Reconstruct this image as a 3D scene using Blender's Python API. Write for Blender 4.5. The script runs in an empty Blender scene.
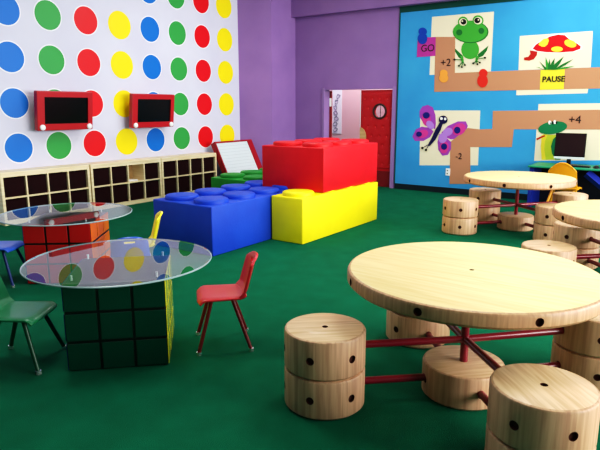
import bpy, bmesh, math, random
from mathutils import Vector, Matrix
PI = math.pi
sc = bpy.context.scene
C = sc.collection

# ------------------------------------------------------------------ materials
def lin(c):
    return tuple(((v/255.0)/12.92 if v/255.0 <= .04045 else ((v/255.0+.055)/1.055)**2.4) for v in c) + (1.0,)

def mat(name, rgb, rough=.5, spec=.5, noise=None, bump=None, coat=0, emit=None):
    m = bpy.data.materials.new(name); m.use_nodes = True
    nt = m.node_tree; b = nt.nodes['Principled BSDF']
    b.inputs['Base Color'].default_value = lin(rgb)
    b.inputs['Roughness'].default_value = rough
    b.inputs['Specular IOR Level'].default_value = spec
    b.inputs['Coat Weight'].default_value = coat
    b.inputs['Coat Roughness'].default_value = .06
    if emit:
        b.inputs['Emission Color'].default_value = lin(rgb); b.inputs['Emission Strength'].default_value = emit
    if noise or bump:
        tc = nt.nodes.new('ShaderNodeTexCoord')
    if noise:                                   # (second colour, scale, detail)
        n = nt.nodes.new('ShaderNodeTexNoise'); n.inputs['Scale'].default_value = noise[1]; n.inputs['Detail'].default_value = noise[2]
        nt.links.new(tc.outputs['Object'], n.inputs['Vector'])
        r = nt.nodes.new('ShaderNodeMapRange'); r.inputs[1].default_value = .32; r.inputs[2].default_value = .68
        nt.links.new(n.outputs['Fac'], r.inputs[0])
        x = nt.nodes.new('ShaderNodeMix'); x.data_type = 'RGBA'
        x.inputs[6].default_value = lin(rgb); x.inputs[7].default_value = lin(noise[0])
        nt.links.new(r.outputs[0], x.inputs[0]); nt.links.new(x.outputs[2], b.inputs['Base Color'])
    if bump:                                    # (scale, strength)
        n2 = nt.nodes.new('ShaderNodeTexNoise'); n2.inputs['Scale'].default_value = bump[0]; n2.inputs['Detail'].default_value = 3
        nt.links.new(tc.outputs['Object'], n2.inputs['Vector'])
        bp = nt.nodes.new('ShaderNodeBump'); bp.inputs['Strength'].default_value = bump[1]; bp.inputs['Distance'].default_value = .01
        nt.links.new(n2.outputs['Fac'], bp.inputs['Height']); nt.links.new(bp.outputs[0], b.inputs['Normal'])
    return m

def wood(name, light, dark, scale, rough=.4, rot=0.0, coat=.25):
    m = bpy.data.materials.new(name); m.use_nodes = True
    nt = m.node_tree; b = nt.nodes['Principled BSDF']; b.inputs['Roughness'].default_value = rough
    b.inputs['Coat Weight'].default_value = coat; b.inputs['Coat Roughness'].default_value = .15
    tc = nt.nodes.new('ShaderNodeTexCoord'); mp = nt.nodes.new('ShaderNodeMapping')
    oi = nt.nodes.new('ShaderNodeObjectInfo')
    mp.inputs['Scale'].default_value = scale; mp.inputs['Rotation'].default_value = (0, 0, rot)
    ad = nt.nodes.new('ShaderNodeVectorMath'); ad.operation = 'ADD'
    nt.links.new(tc.outputs['Object'], ad.inputs[0]); nt.links.new(oi.outputs['Location'], ad.inputs[1])
    nt.links.new(ad.outputs[0], mp.inputs['Vector'])
    n = nt.nodes.new('ShaderNodeTexNoise'); n.inputs['Scale'].default_value = 1; n.inputs['Detail'].default_value = 4; n.inputs['Distortion'].default_value = .35
    nt.links.new(mp.outputs[0], n.inputs['Vector'])
    r = nt.nodes.new('ShaderNodeMapRange'); r.inputs[1].default_value = .35; r.inputs[2].default_value = .66
    nt.links.new(n.outputs['Fac'], r.inputs[0])
    x = nt.nodes.new('ShaderNodeMix'); x.data_type = 'RGBA'
    x.inputs[6].default_value = lin(light); x.inputs[7].default_value = lin(dark)
    nt.links.new(r.outputs[0], x.inputs[0]); nt.links.new(x.outputs[2], b.inputs['Base Color'])
    return m

M = {}
M['carpet'] = mat('green carpet', (10, 106, 77), .95, .1, ((8, 97, 69), 5, 10), (260, .6))
M['white_wall'] = mat('lilac white wall', (214, 214, 232), .6, .3, ((206, 205, 226), 1.2, 3))
M['purple'] = mat('purple wall', (152, 118, 174), .75, .2, ((143, 110, 167), 1.5, 4))
M['bluewall'] = mat('blue wall', (64, 158, 214), .7, .25, ((56, 146, 206), 1.3, 4))
M['bandgreen'] = mat('dark green band', (20, 74, 66), .7, .2)
M['base'] = mat('dark baseboard', (16, 34, 44), .6, .3)
M['ceil'] = mat('ceiling white', (225, 225, 225), .9, .1)
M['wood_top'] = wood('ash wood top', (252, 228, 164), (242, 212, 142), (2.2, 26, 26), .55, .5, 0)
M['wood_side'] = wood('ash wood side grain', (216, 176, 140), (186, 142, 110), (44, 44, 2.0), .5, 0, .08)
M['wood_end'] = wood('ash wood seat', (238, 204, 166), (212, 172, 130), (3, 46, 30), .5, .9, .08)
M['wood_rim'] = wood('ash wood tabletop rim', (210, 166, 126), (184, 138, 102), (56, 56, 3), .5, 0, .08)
M['hole'] = mat('painted hole shade', (86, 44, 34), .7, .2)  # dark brown put into shallow recesses as the shade of deep holes
M['redrod'] = mat('red lacquer rod', (132, 14, 40), .3, .5, None, None, .4)
M['maple'] = wood('maple shelf', (244, 228, 190), (232, 210, 166), (3, 3, 30), .5, 0, .1)
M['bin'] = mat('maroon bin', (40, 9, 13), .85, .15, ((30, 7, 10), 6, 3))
M['tan'] = wood('tan shelf lining', (196, 164, 116), (176, 142, 96), (2, 2, 20), .6, 0, 0)
for k, c in dict(blue=(6, 112, 206), green=(58, 156, 76), red=(226, 12, 26), yellow=(250, 228, 0)).items():
    M['dot_'+k] = mat(k+' vinyl dot', c, .45, .4)
M['dot_edge'] = mat('white vinyl edge', (240, 240, 248), .45, .4)
for k, c, c2 in (('blue', (26, 74, 196), (20, 64, 184)), ('red', (222, 20, 34), (208, 14, 28)), ('yellow', (248, 232, 20), (240, 222, 10)), ('green', (26, 150, 52), (18, 132, 42))):
    M['foam_'+k] = mat(k+' foam vinyl', c, .5, .35, (c2, 3, 3), (40, .12))
for k, c in dict(red=(205, 40, 52), green=(24, 118, 76), blue=(36, 88, 196), yellow=(246, 226, 30)).items():
    M['chair_'+k] = mat(k+' chair plastic', c, .35, .5, None, (300, .08), .15)
    M['leg_'+k] = mat(k+' painted leg', tuple(int(v*.62) for v in c), .35, .5)
M['chrome'] = mat('steel glide', (225, 225, 225), .25, .6); M['chrome'].node_tree.nodes['Principled BSDF'].inputs['Metallic'].default_value = .8
M['black'] = mat('black plastic', (14, 14, 16), .4, .4)
M['cubebody'] = mat('black cube body', (8, 10, 10), .35, .5)
for k, c in dict(green=(8, 62, 44), yellow=(236, 226, 40), red=(196, 18, 26), orange=(244, 120, 16), topred=(250, 84, 104), topreflect=(176, 92, 48), white=(225, 225, 225), blue=(20, 60, 150)).items():
    M['tile_'+k] = mat(k+' glossy tile', c, .16, .5, None, None, .5)
M['standoff'] = mat('white standoff', (245, 245, 245), .4, .5)
M['tvred'] = mat('red tv frame', (180, 22, 34), .4, .45, None, None, .2)
M['tvdark'] = mat('dark red tv side', (120, 14, 24), .5, .3)
M['screen'] = mat('black screen', (6, 8, 10), .22, .4)
M['screen_dark'] = mat('dark monitor screen', (38, 20, 30), .3, .4)
M['white'] = mat('white', (240, 240, 240), .5, .4)
M['board'] = mat('white writing board', (214, 224, 228), .45, .4)
M['line'] = mat('faint grey line', (186, 196, 202), .5, .4)
M['easelred'] = mat('red easel frame', (160, 18, 32), .45, .4)
M['doorred'] = mat('red padded vinyl', (178, 18, 30), .4, .45)
M['button'] = mat('pale red button', (204, 52, 58), .4, .4)
M['doordark'] = mat('dark red kick panel', (120, 16, 26), .5, .4)
M['frame'] = mat('lilac door frame', (150, 120, 172), .6, .3)
M['porthole_ring'] = mat('dark bronze ring', (50, 28, 26), .4, .5)
M['corr'] = mat('pinkish corridor wall', (222, 186, 186), .8, .2)
M['poster'] = mat('white banner', (235, 235, 238), .7, .2)
M['sketch'] = mat('grey line drawing', (120, 125, 135), .7, .2)
M['desk_green'] = mat('teal green desk', (28, 140, 104), .4, .4)
M['desk_dark'] = mat('dark navy panel', (14, 18, 34), .6, .3)
M['desk_blue'] = mat('blue desk leg', (26, 46, 150), .45, .4)
M['deskchair'] = mat('amber plastic', (232, 158, 22), .4, .5)
for k, c in dict(cream=(236, 226, 196), frog=(70, 160, 62), frogdark=(34, 112, 52), ink=(24, 22, 26), mred=(206, 24, 34), mredd=(176, 34, 28), myellow=(240, 220, 70),
                 grass=(58, 150, 60), wing=(160, 74, 176), wingp=(206, 66, 150), wingl=(176, 130, 214), wingd=(28, 36, 120), navy=(26, 22, 74), lime=(190, 206, 60), crocg=(22, 120, 78),
                 path=(188, 136, 106), go=(176, 60, 150), pause=(232, 220, 64), pawnb=(26, 70, 170), pawno=(238, 158, 74), pawnr=(214, 50, 40), letter=(50, 40, 40)).items():
    M['p_'+k] = mat('mural '+k, c, .7, .2)
M['p_white'] = M['white']

def glass_mat():
    m = bpy.data.materials.new('clear tabletop glass'); m.use_nodes = True
    nt = m.node_tree; nt.nodes.clear()
    out = nt.nodes.new('ShaderNodeOutputMaterial'); tr = nt.nodes.new('ShaderNodeBsdfTransparent'); gl = nt.nodes.new('ShaderNodeBsdfGlossy')
    tr.inputs[0].default_value = (.90, .93, .93, 1); gl.inputs['Roughness'].default_value = .0
    fr = nt.nodes.new('ShaderNodeFresnel'); fr.inputs[0].default_value = 2.35
    ge = nt.nodes.new('ShaderNodeNewGeometry'); su = nt.nodes.new('ShaderNodeMath'); su.operation = 'SUBTRACT'; su.inputs[0].default_value = 1
    mu = nt.nodes.new('ShaderNodeMath'); mu.operation = 'MULTIPLY'
    nt.links.new(ge.outputs['Backfacing'], su.inputs[1]); nt.links.new(fr.outputs[0], mu.inputs[0]); nt.links.new(su.outputs[0], mu.inputs[1])
    a = nt.nodes.new('ShaderNodeMixShader'); nt.links.new(mu.outputs[0], a.inputs[0]); nt.links.new(tr.outputs[0], a.inputs[1]); nt.links.new(gl.outputs[0], a.inputs[2])
    nt.links.new(a.outputs[0], out.inputs[0])
    return m
M['glass'] = glass_mat()
M['glass_edge'] = mat('pale glass edge', (150, 172, 176), .25, .5)
def pane_mat():
    m = bpy.data.materials.new('porthole glass'); m.use_nodes = True
    nt = m.node_tree; nt.nodes.clear()
    out = nt.nodes.new('ShaderNodeOutputMaterial'); tr = nt.nodes.new('ShaderNodeBsdfTransparent'); gl = nt.nodes.new('ShaderNodeBsdfGlossy'); gl.inputs['Roughness'].default_value = .05
    a = nt.nodes.new('ShaderNodeMixShader'); a.inputs[0].default_value = .12
    nt.links.new(tr.outputs[0], a.inputs[1]); nt.links.new(gl.outputs[0], a.inputs[2]); nt.links.new(a.outputs[0], out.inputs[0])
    return m
M['pane'] = pane_mat()

# ------------------------------------------------------------------ helpers
def link(name, me, mats, parent=None, loc=None, rot=None):
    o = bpy.data.objects.new(name, me); C.objects.link(o)
    if not isinstance(mats, (list, tuple)): mats = [mats]
    if len(me.materials) == 0:
        for k in mats: me.materials.append(M[k])
    if parent: o.parent = parent
    if loc is not None: o.location = loc
    if rot is not None: o.rotation_euler = rot
    return o
def obj(name, bm, mats, parent=None, loc=None, rot=None, smooth=None):
    me = bpy.data.meshes.new(name)
    bmesh.ops.recalc_face_normals(bm, faces=bm.faces[:]) if smooth != 'raw' else None
    bm.to_mesh(me); bm.free()
    if smooth and smooth != 'raw':
        me.polygons.foreach_set('use_smooth', [True]*len(me.polygons))
        me.set_sharp_from_angle(angle=math.radians(smooth))
    return link(name, me, mats, parent, loc, rot)
def thing(name, label, cat, loc=(0, 0, 0), rz=0, group=None):
    o = bpy.data.objects.new(name, None); C.objects.link(o); o.empty_display_size = .1
    o.location = loc; o.rotation_euler = (0, 0, rz)
    return tag(o, label, cat, group)
def tag(o, label, cat, group=None):
    o['label'] = label; o['category'] = cat
    if group: o['group'] = group
    return o
def struct(o, label=None):
    o['kind'] = 'structure'
    if label: o['label'] = label
    return o
def box(bm, x0, x1, y0, y1, z0, z1, mi=0, bev=0, seg=2):
    r = bmesh.ops.create_cube(bm, size=1)
    vs = r['verts']
    bmesh.ops.scale(bm, vec=(x1-x0, y1-y0, z1-z0), verts=vs)
    bmesh.ops.translate(bm, vec=((x0+x1)/2, (y0+y1)/2, (z0+z1)/2), verts=vs)
    fs = set(f for v in vs for f in v.link_faces)
    for f in fs: f.material_index = mi
    if bev:
        es = list(set(e for v in vs for e in v.link_edges))
        rr = bmesh.ops.bevel(bm, geom=es, offset=bev, segments=seg, profile=.5, affect='EDGES')
        for f in rr['faces']: f.material_index = mi
    return vs
def bx(*a, **k):
    bm = bmesh.new(); box(bm, *a, **k); return bm
def lathe(bm, prof, n=48, mi=None, cx=0, cy=0):
    rings = []
    for (r, z) in prof:
        if r < 1e-6: rings.append([bm.verts.new((cx, cy, z))])
        else: rings.append([bm.verts.new((cx+r*math.cos(2*PI*k/n), cy+r*math.sin(2*PI*k/n), z)) for k in range(n)])
    for i in range(len(rings)-1):
        a, b = rings[i], rings[i+1]
        for k in range(n):
            l = (k+1) % n
            if len(a) == 1 and len(b) == 1: continue
            if len(a) == 1: f = bm.faces.new((a[0], b[k], b[l]))
            elif len(b) == 1: f = bm.faces.new((a[k], b[0], a[l]))
            else: f = bm.faces.new((a[k], b[k], b[l], a[l]))
            if mi is not None: f.material_index = mi[i]
    return bm
def tube(bm, pts, rad, n=12, mi=0, cap=True):
    pts = [Vector(p) for p in pts]; rings = []
    for i, p in enumerate(pts):
        d = (pts[min(i+1, len(pts)-1)]-pts[max(i-1, 0)]).normalized()
        u = d.cross(Vector((0, 0, 1)))
        if u.length < 1e-4: u = Vector((1, 0, 0))
        u.normalize(); w = d.cross(u)
        r = rad[i] if isinstance(rad, (list, tuple)) else rad
        rings.append([bm.verts.new(p+u*r*math.cos(2*PI*k/n)+w*r*math.sin(2*PI*k/n)) for k in range(n)])
    for a, b in zip(rings, rings[1:]):
        for k in range(n):
            f = bm.faces.new((a[k], a[(k+1) % n], b[(k+1) % n], b[k])); f.material_index = mi
    if cap:
        for g in (rings[0], rings[-1]):
            f = bm.faces.new(g); f.material_index = mi
    return bm
def prism(bm, poly, z0, z1, mi=0):
    a = [bm.verts.new((x, y, z0)) for x, y in poly]; b = [bm.verts.new((x, y, z1)) for x, y in poly]
    n = len(poly)
    fs = [bm.faces.new(a[::-1]), bm.faces.new(b)] + [bm.faces.new((a[i], a[(i+1) % n], b[(i+1) % n], b[i])) for i in range(n)]
    for f in fs: f.material_index = mi
def boolean(bm, cut, mats, smooth=35):
    me = bpy.data.meshes.new('t'); bmesh.ops.recalc_face_normals(bm, faces=bm.faces[:]); bm.to_mesh(me); bm.free()
    mc = bpy.data.meshes.new('c'); bmesh.ops.recalc_face_normals(cut, faces=cut.faces[:]); cut.to_mesh(mc); cut.free()
    for k in mats: me.materials.append(M[k]); mc.materials.append(M[k])
    a = bpy.data.objects.new('t', me); c = bpy.data.objects.new('c', mc); C.objects.link(a); C.objects.link(c)
    md = a.modifiers.new('b', 'BOOLEAN'); md.operation = 'DIFFERENCE'; md.object = c; md.solver = 'EXACT'
    dg = bpy.context.evaluated_depsgraph_get(); dg.update()
    out = bpy.data.meshes.new_from_object(a.evaluated_get(dg))
    bpy.data.objects.remove(a); bpy.data.objects.remove(c)
    if smooth:
        out.polygons.foreach_set('use_smooth', [True]*len(out.polygons)); out.set_sharp_from_angle(angle=math.radians(smooth))
    return out
def dup(root, loc, rz, label, group=None):
    def cp(o, parent):
        c = o.copy(); C.objects.link(c)
        if parent: c.parent = parent
        for ch in list(o.children): cp(ch, c)
        return c
    r = cp(root, None); r.location = loc; r.rotation_euler = (0, 0, rz); r['label'] = label
    if group: r['group'] = group
    return r
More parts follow.
